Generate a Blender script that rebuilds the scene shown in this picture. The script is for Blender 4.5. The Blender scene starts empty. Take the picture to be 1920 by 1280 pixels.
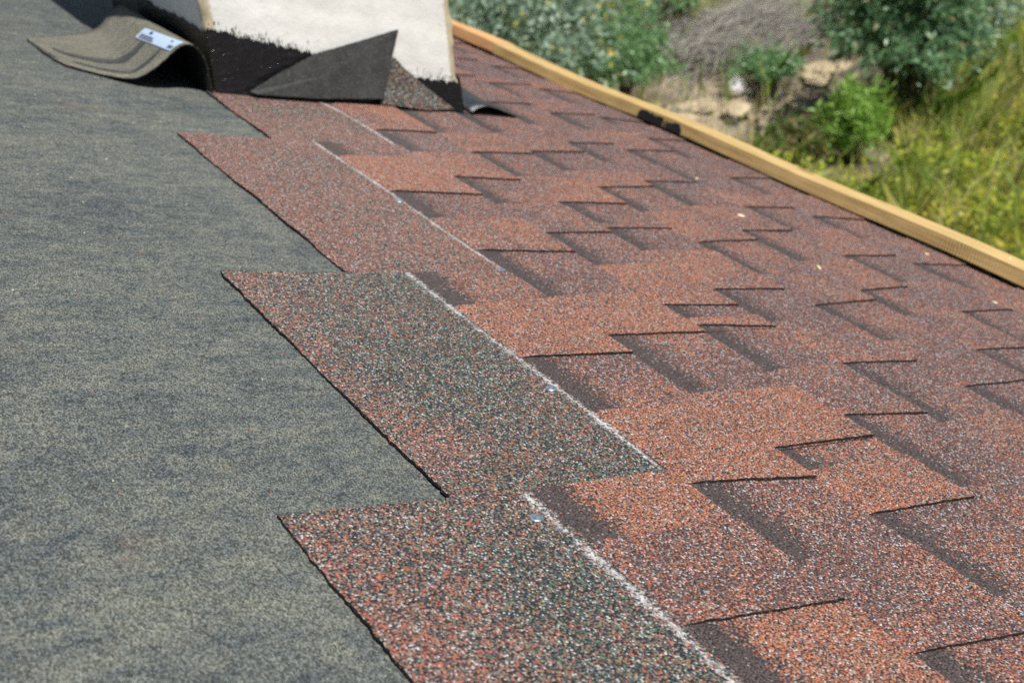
import bpy, math, random
import numpy as np
from mathutils import Vector, Matrix

random.seed(7)
rng = np.random.default_rng(11)
scene = bpy.context.scene
col = scene.collection

# ------------------------------------------------------------------ camera
PITCH = math.radians(20.0)
CS, SN = math.cos(PITCH), math.sin(PITCH)

def W(u, v, h=0.0):
    """roof coordinates (u along the eave, v down the slope, h off the roof) to world"""
    return Vector((v * CS + h * SN, u, -v * SN + h * CS))

cam_data = bpy.data.cameras.new('camera')
cam = bpy.data.objects.new('camera', cam_data)
col.objects.link(cam)
right = Vector((0.83762407, -0.54144924, -0.07224013))
down = Vector((-0.33581293, -0.40611245, -0.84988373))
fwd = Vector((0.43083129, 0.73614224, -0.52199522))
m = Matrix((right, -down, -fwd)).transposed().to_4x4()
m.translation = Vector((-0.6494042, -1.11348356, 0.69465021))
cam.matrix_world = m
cam_data.sensor_width = 36.0
cam_data.lens = 44.767
cam_data.clip_start = 0.02
cam_data.clip_end = 2000.0
cam_data.dof.use_dof = True
cam_data.dof.focus_distance = 1.02
cam_data.dof.aperture_fstop = 9.5
scene.camera = cam

# ------------------------------------------------------------------ light
SUN = Vector((0.0727, -0.451, 0.8898)).normalized()
world = bpy.data.worlds.new('World')
scene.world = world
world.use_nodes = True
wn = world.node_tree
bg = wn.nodes['Background']
sky = wn.nodes.new('ShaderNodeTexSky')
sky.sky_type = 'NISHITA'
sky.sun_disc = False
sky.sun_elevation = math.asin(SUN.z)
sky.sun_rotation = math.atan2(SUN.x, SUN.y)
wn.links.new(sky.outputs[0], bg.inputs[0])
bg.inputs[1].default_value = 0.05
sun_data = bpy.data.lights.new('sun', 'SUN')
sun_data.energy = 5.0
sun_data.angle = math.radians(0.53)
sun_data.color = (1.0, 0.955, 0.88)
sun = bpy.data.objects.new('sun', sun_data)
sun.rotation_euler = SUN.to_track_quat('Z', 'Y').to_euler()
col.objects.link(sun)
vs = scene.view_settings
vs.view_transform = 'Standard'
vs.look = 'None'
vs.exposure = 0.27
vs.gamma = 1.0
vs.use_curve_mapping = False
scene.cycles.use_denoising = False
scene.cycles.max_bounces = 6

# ------------------------------------------------------------------ node helpers
class NT:
    def __init__(self, name):
        self.mat = bpy.data.materials.new(name)
        self.mat.use_nodes = True
        self.t = self.mat.node_tree
        self.bsdf = self.t.nodes['Principled BSDF']
        self.out = self.t.nodes['Material Output']

    def n(self, kind, **kw):
        nd = self.t.nodes.new(kind)
        for k, val in kw.items():
            setattr(nd, k, val)
        return nd

    def put(self, sock, val):
        if isinstance(val, bpy.types.NodeSocket):
            self.t.links.new(val, sock)
        elif val is not None:
            sock.default_value = val

    def math(self, op, a, b=None, clamp=False):
        nd = self.n('ShaderNodeMath', operation=op, use_clamp=clamp)
        self.put(nd.inputs[0], a)
        if b is not None:
            self.put(nd.inputs[1], b)
        return nd.outputs[0]

    def vmath(self, op, a, b=None, scale=None):
        nd = self.n('ShaderNodeVectorMath', operation=op)
        self.put(nd.inputs[0], a)
        if b is not None:
            self.put(nd.inputs[1], b)
        if scale is not None:
            self.put(nd.inputs['Scale'], scale)
        return nd.outputs['Value'] if op in ('LENGTH', 'DOT_PRODUCT') else nd.outputs[0]

    def rng(self, val, a, b, c=0.0, d=1.0, smooth=False):
        nd = self.n('ShaderNodeMapRange')
        if smooth:
            nd.interpolation_type = 'SMOOTHSTEP'
        self.put(nd.inputs[0], val)
        for i, x in enumerate((a, b, c, d)):
            self.put(nd.inputs[i + 1], x)
        return nd.outputs[0]

    def mix(self, f, a, b):
        nd = self.n('ShaderNodeMix', data_type='RGBA')
        self.put(nd.inputs[0], f)
        self.put(nd.inputs[6], a if isinstance(a, bpy.types.NodeSocket) else (*a, 1.0))
        self.put(nd.inputs[7], b if isinstance(b, bpy.types.NodeSocket) else (*b, 1.0))
        return nd.outputs[2]

    def ramp(self, f, stops, interp='LINEAR'):
        nd = self.n('ShaderNodeValToRGB')
        cr = nd.color_ramp
        cr.interpolation = interp
        while len(cr.elements) < len(stops):
            cr.elements.new(0.5)
        for el, (p, c) in zip(cr.elements, stops):
            el.position = p
            el.color = (*c, 1.0)
        self.put(nd.inputs[0], f)
        return nd.outputs[0]

    def noise(self, vec, scale, detail=3.0, rough=0.55, dim='3D'):
        nd = self.n('ShaderNodeTexNoise', noise_dimensions=dim)
        self.put(nd.inputs['Vector'], vec)
        nd.inputs['Scale'].default_value = scale
        nd.inputs['Detail'].default_value = detail
        nd.inputs['Roughness'].default_value = rough
        return nd.outputs['Fac']

    def voro(self, vec, scale, dim='2D', feature='F1'):
        nd = self.n('ShaderNodeTexVoronoi', voronoi_dimensions=dim, feature=feature)
        self.put(nd.inputs['Vector'], vec)
        nd.inputs['Scale'].default_value = scale
        return nd.outputs['Distance'], nd.outputs['Color']

    def uv(self, name):
        return self.n('ShaderNodeUVMap', uv_map=name).outputs[0]

    def sep(self, v):
        nd = self.n('ShaderNodeSeparateXYZ')
        self.put(nd.inputs[0], v)
        return nd.outputs

    def bump(self, height, strength, dist, normal=None):
        nd = self.n('ShaderNodeBump')
        nd.inputs['Strength'].default_value = strength
        nd.inputs['Distance'].default_value = dist
        self.put(nd.inputs['Height'], height)
        if normal is not None:
            self.put(nd.inputs['Normal'], normal)
        return nd.outputs[0]

    def set(self, color=None, rough=None, spec=None, normal=None):
        b = self.bsdf
        if color is not None:
            self.put(b.inputs['Base Color'], color if isinstance(color, bpy.types.NodeSocket) else (*color, 1.0))
        if rough is not None:
            self.put(b.inputs['Roughness'], rough)
        if spec is not None:
            self.put(b.inputs['Specular IOR Level'], spec)
        if normal is not None:
            self.put(b.inputs['Normal'], normal)
        return self.mat

# ------------------------------------------------------------------ granule materials
PAL_ORANGE = [(0.0, (.085, .052, .046)), (.15, (.41, .155, .088)), (.46, (.37, .108, .064)), (.62, (.38, .23, .165)),
              (.78, (.20, .150, .135)), (.92, (.52, .49, .49))]
PAL_MIXED = [(0.0, (.080, .056, .057)), (.38, (.165, .112, .106)), (.63, (.35, .10, .066)), (.79, (.30, .195, .155)),
             (.885, (.47, .46, .49))]
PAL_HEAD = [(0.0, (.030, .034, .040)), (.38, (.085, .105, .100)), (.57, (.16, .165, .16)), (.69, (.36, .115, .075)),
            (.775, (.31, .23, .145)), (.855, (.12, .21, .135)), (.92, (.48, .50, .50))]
PAL_HEADRED = [(0.0, (.062, .048, .048)), (.28, (.160, .118, .110)), (.48, (.38, .120, .078)), (.72, (.30, .195, .15)),
               (.90, (.46, .46, .47))]
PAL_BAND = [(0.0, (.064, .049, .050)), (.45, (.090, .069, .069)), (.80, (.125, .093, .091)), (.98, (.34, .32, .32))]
BITUMEN_SHADE = (.018, .017, .018)

def granules(name, sheet):
    g = NT(name)
    uv = g.uv('uv')
    loc = g.sep(g.uv('loc'))          # x along the shingle, y = metres above its lower edge (negative)
    info = g.n('ShaderNodeObjectInfo')
    tone = g.sep(info.outputs['Color'])
    wob = g.n('ShaderNodeTexNoise', noise_dimensions='2D')
    g.put(wob.inputs['Vector'], uv)
    wob.inputs['Scale'].default_value = 700.0
    wuv = g.vmath('ADD', uv, g.vmath('SCALE', wob.outputs['Color'], scale=0.0007))
    dist, cc = g.voro(wuv, 620.0)
    rnd = g.sep(cc)
    wh = g.n('ShaderNodeTexWhiteNoise', noise_dimensions='3D')
    g.put(wh.inputs['Vector'], cc)
    rnd2 = g.sep(wh.outputs['Color'])
    n1 = g.noise(uv, 7.0, 3.0, .6, '2D')
    n2 = g.noise(uv, 55.0, 2.0, .6, '2D')
    blend = g.math('ADD', g.math('MULTIPLY', g.math('SUBTRACT', n1, .5), 2.2), g.math('MULTIPLY', g.math('SUBTRACT', n2, .5), .5))
    m_or = g.math('ADD', tone[0], blend)
    orange = g.ramp(rnd[0], PAL_ORANGE, 'CONSTANT')
    mixed = g.ramp(rnd[0], PAL_MIXED, 'CONSTANT')
    color = g.mix(g.math('LESS_THAN', rnd[1], m_or), mixed, orange)
    if sheet:
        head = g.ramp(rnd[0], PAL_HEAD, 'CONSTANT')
        headred = g.ramp(rnd[0], PAL_HEADRED, 'CONSTANT')
        m_red = g.math('ADD', tone[1], g.math('MULTIPLY', blend, .8))
        m_red = g.math('ADD', m_red, g.rng(loc[1], -.345, -.255, .45, 0.0, True))
        headc = g.mix(g.math('LESS_THAN', rnd[1], m_red), head, headred)
        edge = g.math('MULTIPLY', g.math('SUBTRACT', rnd2[0], .5), g.rng(loc[1], g.math('ADD', g.math('MULTIPLY', tone[2], -.1), .012), g.math('ADD', g.math('MULTIPLY', tone[2], -.1), .03), .006, .030))
        wn_ = g.math('ADD', g.math('ADD', loc[1], edge), g.math('MULTIPLY', g.math('SUBTRACT', n2, .5), .022))
        # tone[2] carries the exposure of this course in decimetres
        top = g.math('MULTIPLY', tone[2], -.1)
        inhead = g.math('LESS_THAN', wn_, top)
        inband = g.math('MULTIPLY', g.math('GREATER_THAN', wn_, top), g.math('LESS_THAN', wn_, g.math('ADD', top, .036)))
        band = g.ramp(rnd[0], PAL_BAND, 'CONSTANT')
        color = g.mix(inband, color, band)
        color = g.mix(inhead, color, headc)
    hsv = g.n('ShaderNodeHueSaturation')
    g.put(hsv.inputs['Color'], color)
    g.put(hsv.inputs['Value'], g.rng(rnd2[1], 0, 1, .72, 1.28))
    gap = g.rng(dist, .46, .64, 0.0, .85, True)  # asphalt between granules; its dark colour also paints in their self-shadow
    color = g.mix(gap, hsv.outputs[0], BITUMEN_SHADE)
    # each granule is a facet of its own
    geo = g.n('ShaderNodeNewGeometry')
    tilt = g.vmath('SCALE', g.vmath('SUBTRACT', cc, (.5, .5, .5)), scale=.85)
    nrm = g.vmath('NORMALIZE', g.vmath('ADD', geo.outputs['Normal'], tilt))
    nrm = g.bump(g.math('SUBTRACT', 1.0, g.math('POWER', dist, 2.0)), .8, .0009, nrm)
    rough = g.rng(rnd2[2], .0, 1.0, .38, .85)
    return g.set(color, rough, .42, nrm)

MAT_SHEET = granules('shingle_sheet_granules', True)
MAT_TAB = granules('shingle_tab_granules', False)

def bitumen_mat(name, base=(.013, .0125, .013), rough=.75):
    g = NT(name)
    geo = g.n('ShaderNodeNewGeometry')
    d, cc = g.voro(geo.outputs['Position'], 700.0, '3D')
    c = g.ramp(g.sep(cc)[0], [(0, base), (.86, (.05, .04, .04)), (.95, (.16, .07, .05))], 'CONSTANT')
    return g.set(c, rough, .3, g.bump(d, .8, .001))

MAT_EDGE = bitumen_mat('cut_bitumen_edge')

def underlay_mat(name, warm=0.0):
    g = NT(name)
    uv = g.uv('uv')
    sx = g.n('ShaderNodeMapping')
    g.put(sx.inputs['Vector'], uv)
    sx.inputs['Scale'].default_value = (1.0, .5, 1.0)       # streaks run down the slope
    big = g.noise(sx.outputs[0], 7.0, 4.0, .6, '2D')
    mid = g.noise(sx.outputs[0], 42.0, 4.0, .65, '2D')
    s = g.math('ADD', g.math('ADD', g.math('MULTIPLY', big, .28), g.math('MULTIPLY', mid, .42)), g.math('MULTIPLY', g.noise(sx.outputs[0], 130.0, 3.0, .6, '2D'), .30))
    cloud = g.ramp(s, [(.37, (.058, .073, .082)), (.48, (.100, .114, .111)), (.60, (.148, .157, .134))])
    d, cc = g.voro(uv, 900.0)
    r = g.sep(cc)
    grain = g.rng(g.math('POWER', r[0], 1.4), 0, 1, .30, 2.05)
    c = g.n('ShaderNodeVectorMath', operation='SCALE')
    g.put(c.inputs[0], cloud)
    g.put(c.inputs['Scale'], grain)
    light = g.math('GREATER_THAN', r[1], .93)
    colr = g.mix(g.math('MULTIPLY', light, .55), c.outputs[0], (.40, .39, .33))
    # scuffed dark patches
    scuff = g.noise(sx.outputs[0], 17.0, 5.0, .7, '2D')
    colr = g.mix(g.rng(scuff, .68, .76, 0, .6, True), colr, (.035, .038, .042))
    # faint rusty dust
    rust = g.noise(uv, 5.0, 5.0, .65, '2D')
    colr = g.mix(g.rng(rust, .62, .76, 0, .30, True), colr, (.20, .11, .075))
    if warm:
        colr = g.mix(warm, colr, (.36, .30, .19))
    geo = g.n('ShaderNodeNewGeometry')
    tilt = g.vmath('SCALE', g.vmath('SUBTRACT', cc, (.5, .5, .5)), scale=.7)
    nrm = g.vmath('NORMALIZE', g.vmath('ADD', geo.outputs['Normal'], tilt))
    nrm = g.bump(d, .7, .0009, nrm)
    return g.set(colr, .72, .35, nrm)

MAT_UNDER = underlay_mat('underlayment_sand')

# ------------------------------------------------------------------ mesh helpers
def mesh_obj(name, verts, faces, mats, fmat=None, parent=None, uvs=None, loc=None, smooth=False):
    me = bpy.data.meshes.new(name)
    me.from_pydata([tuple(v) for v in verts], [], faces)
    for mt in mats:
        me.materials.append(mt)
    if fmat is not None:
        me.polygons.foreach_set('material_index', np.array(fmat, dtype=np.int32))
    idx = np.zeros(len(me.loops), dtype=np.int32)
    me.loops.foreach_get('vertex_index', idx)
    for nm, data in (('uv', uvs), ('loc', loc)):
        if data is not None:
            lay = me.uv_layers.new(name=nm)
            lay.data.foreach_set('uv', np.asarray(data, dtype=np.float32)[idx].ravel())
    if smooth:
        me.polygons.foreach_set('use_smooth', np.ones(len(me.polygons), dtype=bool))
    me.update()
    o = bpy.data.objects.new(name, me)
    col.objects.link(o)
    if parent is not None:
        o.parent = parent
    return o

def empty(name, loc=(0, 0, 0)):
    o = bpy.data.objects.new(name, None)
    o.empty_display_size = .05
    col.objects.link(o)
    o.location = loc
    return o

def tag(o, label=None, cat=None, group=None, kind=None):
    for k, val in (('label', label), ('category', cat), ('group', group), ('kind', kind)):
        if val is not None:
            o[k] = val
    return o

def slab(name, U, Wd, H, T, mats, parent, vref, offs, down_to=None):
    """grid U[i][j], w[i][j], top height H, thickness T; top faces get mats[0], cut sides mats[1]"""
    ni, nj = U.shape
    verts, uvs, locs, faces, fm = [], [], [], [], []
    for i in range(ni):
        for j in range(nj):
            verts.append(W(U[i, j], vref + Wd[i, j], H[i, j]))
            uvs.append((U[i, j] + offs[0], Wd[i, j] + offs[1]))
            locs.append((U[i, j], Wd[i, j]))
    q = lambda i, j: i * nj + j
    for i in range(ni - 1):
        for j in range(nj - 1):
            faces.append((q(i, j), q(i, j + 1), q(i + 1, j + 1), q(i + 1, j)))
            fm.append(0)
    ring = [(i, 0) for i in range(ni)] + [(ni - 1, j) for j in range(1, nj)] + \
           [(i, nj - 1) for i in range(ni - 2, -1, -1)] + [(0, j) for j in range(nj - 2, 0, -1)]
    base = len(verts)
    for (i, j) in ring:
        t = T[i, j] if isinstance(T, np.ndarray) else T
        verts.append(W(U[i, j], vref + Wd[i, j], H[i, j] - t))
        uvs.append((U[i, j] + offs[0], Wd[i, j] + offs[1] - t))
        locs.append((U[i, j], Wd[i, j]))
    n = len(ring)
    for k in range(n):
        a, b = ring[k], ring[(k + 1) % n]
        faces.append((q(*a), base + k, base + (k + 1) % n, q(*b)))
        fm.append(1)
    o = mesh_obj(name, verts, faces, mats, fm, parent, uvs, locs)
    return o

# ------------------------------------------------------------------ roof
E0 = 0.143
LEN = 0.348                      # height of a shingle
SL = 0.0245                       # tilt of a shingle lying on the course below
HD = -0.0092                     # underlayment level
TH = 0.0024
START = [s * E0 for s in (-1.93, -.90, .05, 1.06, 1.92, 2.85, 3.81, 4.68, 5.60, 6.50, 7.40)]

roof = empty('roof')
tag(roof, 'pitched roof half covered in red brown shingles over grey underlayment', 'roof', None, 'structure')

def wood_mat(name, c1, c2, saw=True):
    g = NT(name)
    tc = g.n('ShaderNodeTexCoord').outputs['Object']
    mp = g.n('ShaderNodeMapping')
    g.put(mp.inputs['Vector'], tc)
    mp.inputs['Scale'].default_value = (60.0, 2.2, 60.0)
    gr = g.noise(mp.outputs[0], 3.0, 5.0, .6)
    c = g.ramp(gr, [(.32, c1), (.52, c2), (.68, tuple(x * 1.18 for x in c2))])
    blot = g.noise(tc, 7.0, 3.0)
    c = g.mix(g.rng(blot, .5, .75, 0, .35, True), c, tuple(x * .72 for x in c1))
    y = g.sep(tc)[1]
    wv = g.n('ShaderNodeTexWave', wave_type='BANDS', bands_direction='Y')
    g.put(wv.inputs['Vector'], tc)
    wv.inputs['Scale'].default_value = 55.0
    wv.inputs['Distortion'].default_value = 2.5
    wv.inputs['Detail'].default_value = 2.0
    wv.inputs['Detail Scale'].default_value = 1.5
    sawamt = g.rng(g.noise(tc, 5.0, 2.0), .4, .65, .15, 1.0)
    c = g.mix(g.math('MULTIPLY', g.math('MULTIPLY', wv.outputs['Fac'], sawamt), .35), c, tuple(x * .55 for x in c1))
    kd, kc = g.voro(g.vmath('MULTIPLY', tc, (1.0, .35, 1.0)), 9.0, '3D')
    c = g.mix(g.rng(kd, .05, .09, .75, 0.0, True), c, (.16, .085, .035))
    h = g.math('ADD', g.math('MULTIPLY', wv.outputs['Fac'], sawamt), gr)
    return g.set(c, .62, .3, g.bump(h, .55, .0012))

MAT_DECK = wood_mat('deck_board', (.33, .23, .11), (.45, .33, .18))

def box(name, pts, mat, parent=None, quads=None):
    """eight corner points: bottom ring then top ring"""
    f = quads or [(3, 2, 1, 0), (4, 5, 6, 7), (0, 1, 5, 4), (1, 2, 6, 5), (2, 3, 7, 6), (3, 0, 4, 7)]
    uvs = [(p[1], p[0]) for p in pts]
    return mesh_obj(name, pts, f, [mat], None, parent, uvs)

U0, U1, V0, V1 = -2.6, 3.2, -2.4, 1.03
ring = [(U0, V0), (U1, V0), (U1, V1), (U0, V1)]
box('deck', [W(u, v, HD - .026) for u, v in ring] + [W(u, v, HD - .0045) for u, v in ring], MAT_DECK, roof)
# back slope of the same roof
rx = W(0, V0, HD - .0045)
bk = [(U0, 0), (U1, 0), (U1, 1), (U0, 1)]
def Wb(u, t, h):
    return Vector((rx.x - t * 3.2 * CS - h * SN * t, u, rx.z - t * 3.2 * SN + h))
box('back_slope', [Wb(u, t, -.03) for u, t in bk] + [Wb(u, t, .0) for u, t in bk], MAT_UNDER, roof)

# underlayment: one sheet with slight ripples
nu, nv = 60, 40
us = np.linspace(U0, U1, nu); vvs = np.linspace(V0, V1 - .005, nv)
vv, uvl, ff = [], [], []
for i in range(nu):
    for j in range(nv):
        vv.append(W(us[i], vvs[j], HD - .0006)); uvl.append((us[i], vvs[j]))
for i in range(nu - 1):
    for j in range(nv - 1):
        a = i * nv + j
        ff.append((a, a + 1, a + nv + 1, a + nv))
mesh_obj('underlayment', vv, ff, [MAT_UNDER], None, roof, uvl)

# loose granules and grit fallen on the underlayment
gv_, gf_ = [], []
for k in range(700):
    u = random.uniform(-.9, 1.3)
    v = random.uniform(-.9, -.25) if random.random() < .6 else -.36 - .30 * (u < -.1) + abs(random.gauss(0, .10)) * -1
    if u > .4:
        v = random.uniform(-.5, -.12)
    r_ = random.uniform(.0006, .0014)
    b0 = len(gv_)
    for (a, b, c) in ((1, 0, 0), (-.3, .9, 0), (-.6, -.8, 0), (0, 0, 1.1)):
        gv_.append(W(u + a * r_ * random.uniform(.7, 1.3), v + b * r_ * random.uniform(.7, 1.3), HD - .0006 + c * r_))
    gf_ += [(b0, b0 + 1, b0 + 3), (b0 + 1, b0 + 2, b0 + 3), (b0 + 2, b0, b0 + 3)]
g_ = NT('loose_granule')
MAT_GRIT = g_.set(g_.ramp(g_.n('ShaderNodeNewGeometry').outputs['Random Per Island'], [(0, (.05, .05, .055)), (.35, (.34, .12, .08)), (.55, (.30, .26, .2)), (.8, (.55, .54, .5))], 'CONSTANT'), .6, .4)
tag(mesh_obj('loose_granules', gv_, gf_, [MAT_GRIT], None, roof), kind='stuff')

# tabs per course, far side first: (far u, near u at the top, near u at the lower edge)
TABS = [
    [(-.531, -.636, -.648), (-.76, -.88, -.885), (-1.0, -1.13, -1.13), (-1.26, -1.38, -1.38)],
    [(-.097, -.224, -.233), (-.341, -.472, -.493), (-.595, -.709, -.723), (-.83, -.95, -.955), (-1.09, -1.2, -1.2)],
    [(.45, .296, .285), (.186, .074, .062), (-.074, -.18, -.187), (-.32, -.433, -.436), (-.477, -.551, -.555), (-.678, -.80, -.80), (-.93, -1.05, -1.05)],
    [(.775, .616, .616), (.499, .379, .370), (.258, .142, .143), (.024, -.101, -.112), (-.143, -.159, -.178), (-.283, -.385, -.404), (-.536, -.66, -.665), (-.78, -.90, -.90), (-1.03, -1.14, -1.14)],
    [(.63, .523, .528), (.40, .281, .276), (.187, .175, .174), (.082, -.052, -.061), (-.16, -.272, -.284), (-.42, -.55, -.55), (-.68, -.80, -.80), (-.94, -1.05, -1.05)],
    [(.66, .555, .566), (.45, .366, .378), (.25, .123, .131), (0, -.108, -.1), (-.222, -.347, -.349), (-.424, -.53, -.53), (-.66, -.78, -.78), (-.92, -1.04, -1.04)],
    [(1.02, .906, .909), (.75, .634, .641), (.52, .418, .419), (.29, .18, .18), (.05, -.06, -.053), (-.148, -.256, -.262), (-.36, -.47, -.47), (-.6, -.72, -.72), (-.85, -.97, -.97)],
    [(1.2, 1.092, 1.107), (.98, .862, .872), (.74, .618, .624), (.42, .305, .302), (.19, .08, .076), (-.03, -.137, -.141), (-.239, -.35, -.35), (-.48, -.6, -.6), (-.73, -.85, -.85)],
    [(1.4, 1.289, 1.282), (1.19, 1.092, 1.067), (.97, .872, .844), (.82, .722, .717), (.59, .477, .482), (.38, .27, .252), (.16, .051, .038), (-.06, -.16, -.16), (-.29, -.4, -.4), (-.52, -.64, -.64), (-.77, -.88, -.88)],
    [(1.1, .99, .98), (.86, .75, .76), (.62, .5, .5), (.37, .25, .26), (.12, 0, 0), (-.14, -.25, -.25), (-.38, -.5, -.5), (-.63, -.75, -.75)],
]
# butt joints, far to near; the first is the end of the course
JOINTS = [[-.452, -1.45], [0, -.957, -1.45], [.524, -.437, -1.45], [.785, -.179, -1.18], [.785, .1735, -.81, -1.2], [3.1, 2.55, 1.55, .555, -.445, -1.2],
          [3.1, 2.18, 1.18, .18, -.82, -1.2], [3.1, 2.3, 1.3, .302, -.70, -1.2], [3.1, 2.72, 1.72, .72, -.28, -1.2], [3.1, 2.5, 1.5, .5, -.5, -1.2]]
HEADRED = [.24, .06, .80, .55, .4, .4, .4, .4, .4, .4]

for i, tabs in enumerate(TABS):          # tabs beyond the ones the camera sees one by one
    u = tabs[0][0]
    end = JOINTS[i][0]
    extra = []
    while i >= 5:
        near = u + random.uniform(.10, .13)
        far = near + random.uniform(.10, .125)
        if far > end - .02:
            break
        extra.append((far, near, near + random.uniform(-.012, .012)))
        u = far
    TABS[i] = extra[::-1] + tabs

def bottom(w):
    return HD + SL * (w + LEN)

def jit(n, amp, step=1):
    a = rng.normal(0, amp, n)
    k = np.convolve(rng.normal(0, amp, n + 8), np.ones(9) / 3.0, 'valid')
    return a * .55 + k * .6

SHINGLES = {}
TAB_TONE = {(0, 0): .20, (0, 1): .4, (1, 0): 1.0, (1, 1): .95, (1, 2): .30, (2, 0): .95, (2, 1): .45, (2, 2): .85, (2, 3): .80, (2, 4): .95, (2, 5): .20,
            (3, 0): .85, (3, 1): .75, (3, 2): .35, (3, 3): .70, (3, 5): .30, (3, 6): .15, (4, 0): .8, (4, 1): .9, (4, 3): .5, (4, 4): .25, (4, 5): .1}
for ci in range(10):
    vb = START[ci + 1]
    ex = START[ci + 1] - START[ci]
    js = JOINTS[ci]
    near_course = ci <= 4
    for k in range(len(js) - 1):
        uf, un = js[k], js[k + 1] + .0006
        step = .004 if (near_course and uf > -1.0) else .02
        n = max(4, int((uf - un) / step))
        ua = np.linspace(un, uf, n)
        hl = LEN - .020 if ci == 3 else LEN
        wr = np.array([-hl, -hl + .004, -.27, -.20, -ex - .002, -ex * .5, -.004, 0.0])
        U = np.repeat(ua[:, None], len(wr), 1)
        Wd = np.repeat(wr[None, :], n, 0)
        Wd[:, 0] += jit(n, .0009)
        Wd[:, -1] += jit(n, .0004) - .0015
        U[0, :] += rng.normal(0, .0003, len(wr)); U[-1, :] -= abs(rng.normal(0, .0006, len(wr)))
        skew = np.interp(Wd, [-LEN, -ex, 0], [.012, 0, 0]) if k == 0 and ci < 4 else 0 * Wd
        U += skew * np.clip((U - uf + .25) / .25, 0, 1)
        H = bottom(Wd) + TH
        wave = .0006 * np.sin(ua * 17.0 + ci * 2.1) + .0004 * np.sin(ua * 41.0 + ci)
        H[:, :2] += (wave + .0005)[:, None] * 1.2
        offs = (random.uniform(-5, 5), random.uniform(-5, 5))
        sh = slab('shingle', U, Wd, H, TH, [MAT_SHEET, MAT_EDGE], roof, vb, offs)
        tone = .62 - .045 * ci + random.uniform(-.12, .12)
        sh.color = (max(.10, tone - .30), HEADRED[ci], ex * 10.0, 1.0)
        if ci == 0:
            sh.color = (.95, HEADRED[ci], ex * 10.0, 1)
        SHINGLES[(ci, k)] = sh
        for ti, (tf, tn, tnb) in enumerate(TABS[ci]):
            mid = (tf + tn) * .5
            if not (un - .01 <= mid <= uf + .01):
                continue
            tf2 = min(tf, uf - .001)
            fine = near_course or tn < .4
            nw = 34 if fine else 9
            wv_ = np.concatenate([[-ex + .0005, -ex + .012], np.linspace(-ex + .016, -.002, nw)])
            t01 = (wv_ + ex) / ex
            near_u = tn + (tnb - tn) * t01
            far_u = tf2 + random.uniform(-.008, .008) * t01
            cols = np.array([0.0, .04, .5, .96, 1.0])
            U2 = near_u[:, None] + (far_u - near_u)[:, None] * cols[None, :]
            if fine:
                U2[:, 0] += jit(len(wv_), .0007)
                U2[:, -1] += jit(len(wv_), .0007)
            W2 = np.repeat(wv_[:, None], len(cols), 1)
            W2[-1, :] += rng.normal(0, .0006, len(cols))
            thick = np.interp(wv_, [-ex, -ex + .014, 0], [.0003, .0023, .0026])
            H2 = bottom(W2) + TH + thick[:, None]
            lift = random.uniform(0, .0008)
            H2[:, 0] += lift * t01
            H2[:, 1] += lift * .8 * t01
            T2 = np.repeat((thick + .0006)[:, None], len(cols), 1) + 0 * H2
            T2[:, 0] += lift * t01
            # slab() walks rows as i (first index) -> swap so that normals face out
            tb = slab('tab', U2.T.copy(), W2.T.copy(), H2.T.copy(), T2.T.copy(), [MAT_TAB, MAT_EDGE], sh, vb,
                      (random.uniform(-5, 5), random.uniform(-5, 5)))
            tb.color = (TAB_TONE.get((ci, ti), .52 - .045 * ci + random.choice((-.25, 0, .3)) * (1 if ci < 4 else .55) + random.uniform(-.1, .1)), 0, 0, 1)

# ------------------------------------------------------------------ chalk lines and nails (on the shingles)
def chalk_mat():
    g = NT('chalk_dust')
    uv = g.uv('uv')
    loc = g.sep(g.uv('loc'))
    d, cc = g.voro(uv, 600.0)
    n1 = g.noise(uv, 260.0, 2.0, .6, '2D')
    n2 = g.noise(uv, 26.0, 3.0, .6, '2D')
    core = g.rng(g.math('ABSOLUTE', loc[1]), 0.0, 1.0, 1.0, 0.0)
    a = g.math('ADD', core, g.math('MULTIPLY', g.math('SUBTRACT', n1, .5), 1.6))
    a = g.math('ADD', a, g.math('MULTIPLY', g.math('SUBTRACT', n2, .5), 1.3))
    a = g.math('ADD', a, g.math('MULTIPLY', g.math('SUBTRACT', g.sep(cc)[0], .5), 1.1))
    a = g.math('ADD', a, g.math('MULTIPLY', g.math('SUBTRACT', g.noise(uv, 7.0, 2.0, .5, '2D'), .5), 1.1))
    a = g.rng(a, .42, 1.45, 0.0, .62)
    g.set((.80, .79, .80), .95, .05)
    g.put(g.bsdf.inputs['Alpha'], a)
    return g.mat
MAT_CHALK = chalk_mat()

def chalk(ci, k, ua, ub, wid, w0=-.004, bend=None):
    vb = START[ci + 1]; ex = START[ci + 1] - START[ci]
    n = int(abs(ub - ua) / .006) + 2
    u = np.linspace(ua, ub, n)
    c = -ex + w0 + .0012 * np.sin(u * 19.0 + ci) + np.cumsum(rng.normal(0, .00012, n))
    if bend is not None:
        c = c + bend(u)
    verts, uvs, loc, faces = [], [], [], []
    for i in range(n):
        for s in (-1, 0, 1):
            w = c[i] + s * wid * .5
            verts.append(W(u[i], vb + w, bottom(w) + TH + .0009))
            uvs.append((u[i], w)); loc.append((0, s))
    for i in range(n - 1):
        for s in (0, 1):
            a = i * 3 + s
            faces.append((a, a + 1, a + 4, a + 3))
    mesh_obj('chalk_line', verts, faces, [MAT_CHALK], None, SHINGLES[(ci, k)], uvs, loc)

chalk(0, 0, -.456, -1.2, .017, -.007)
chalk(1, 0, -.003, -.447, .012)
chalk(2, 0, .521, .004, .010)
chalk(3, 0, .775, .53, .010, -.006, lambda u: -.05 * np.clip((u - .70) / .08, 0, 1) ** 2 * .3)

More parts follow.
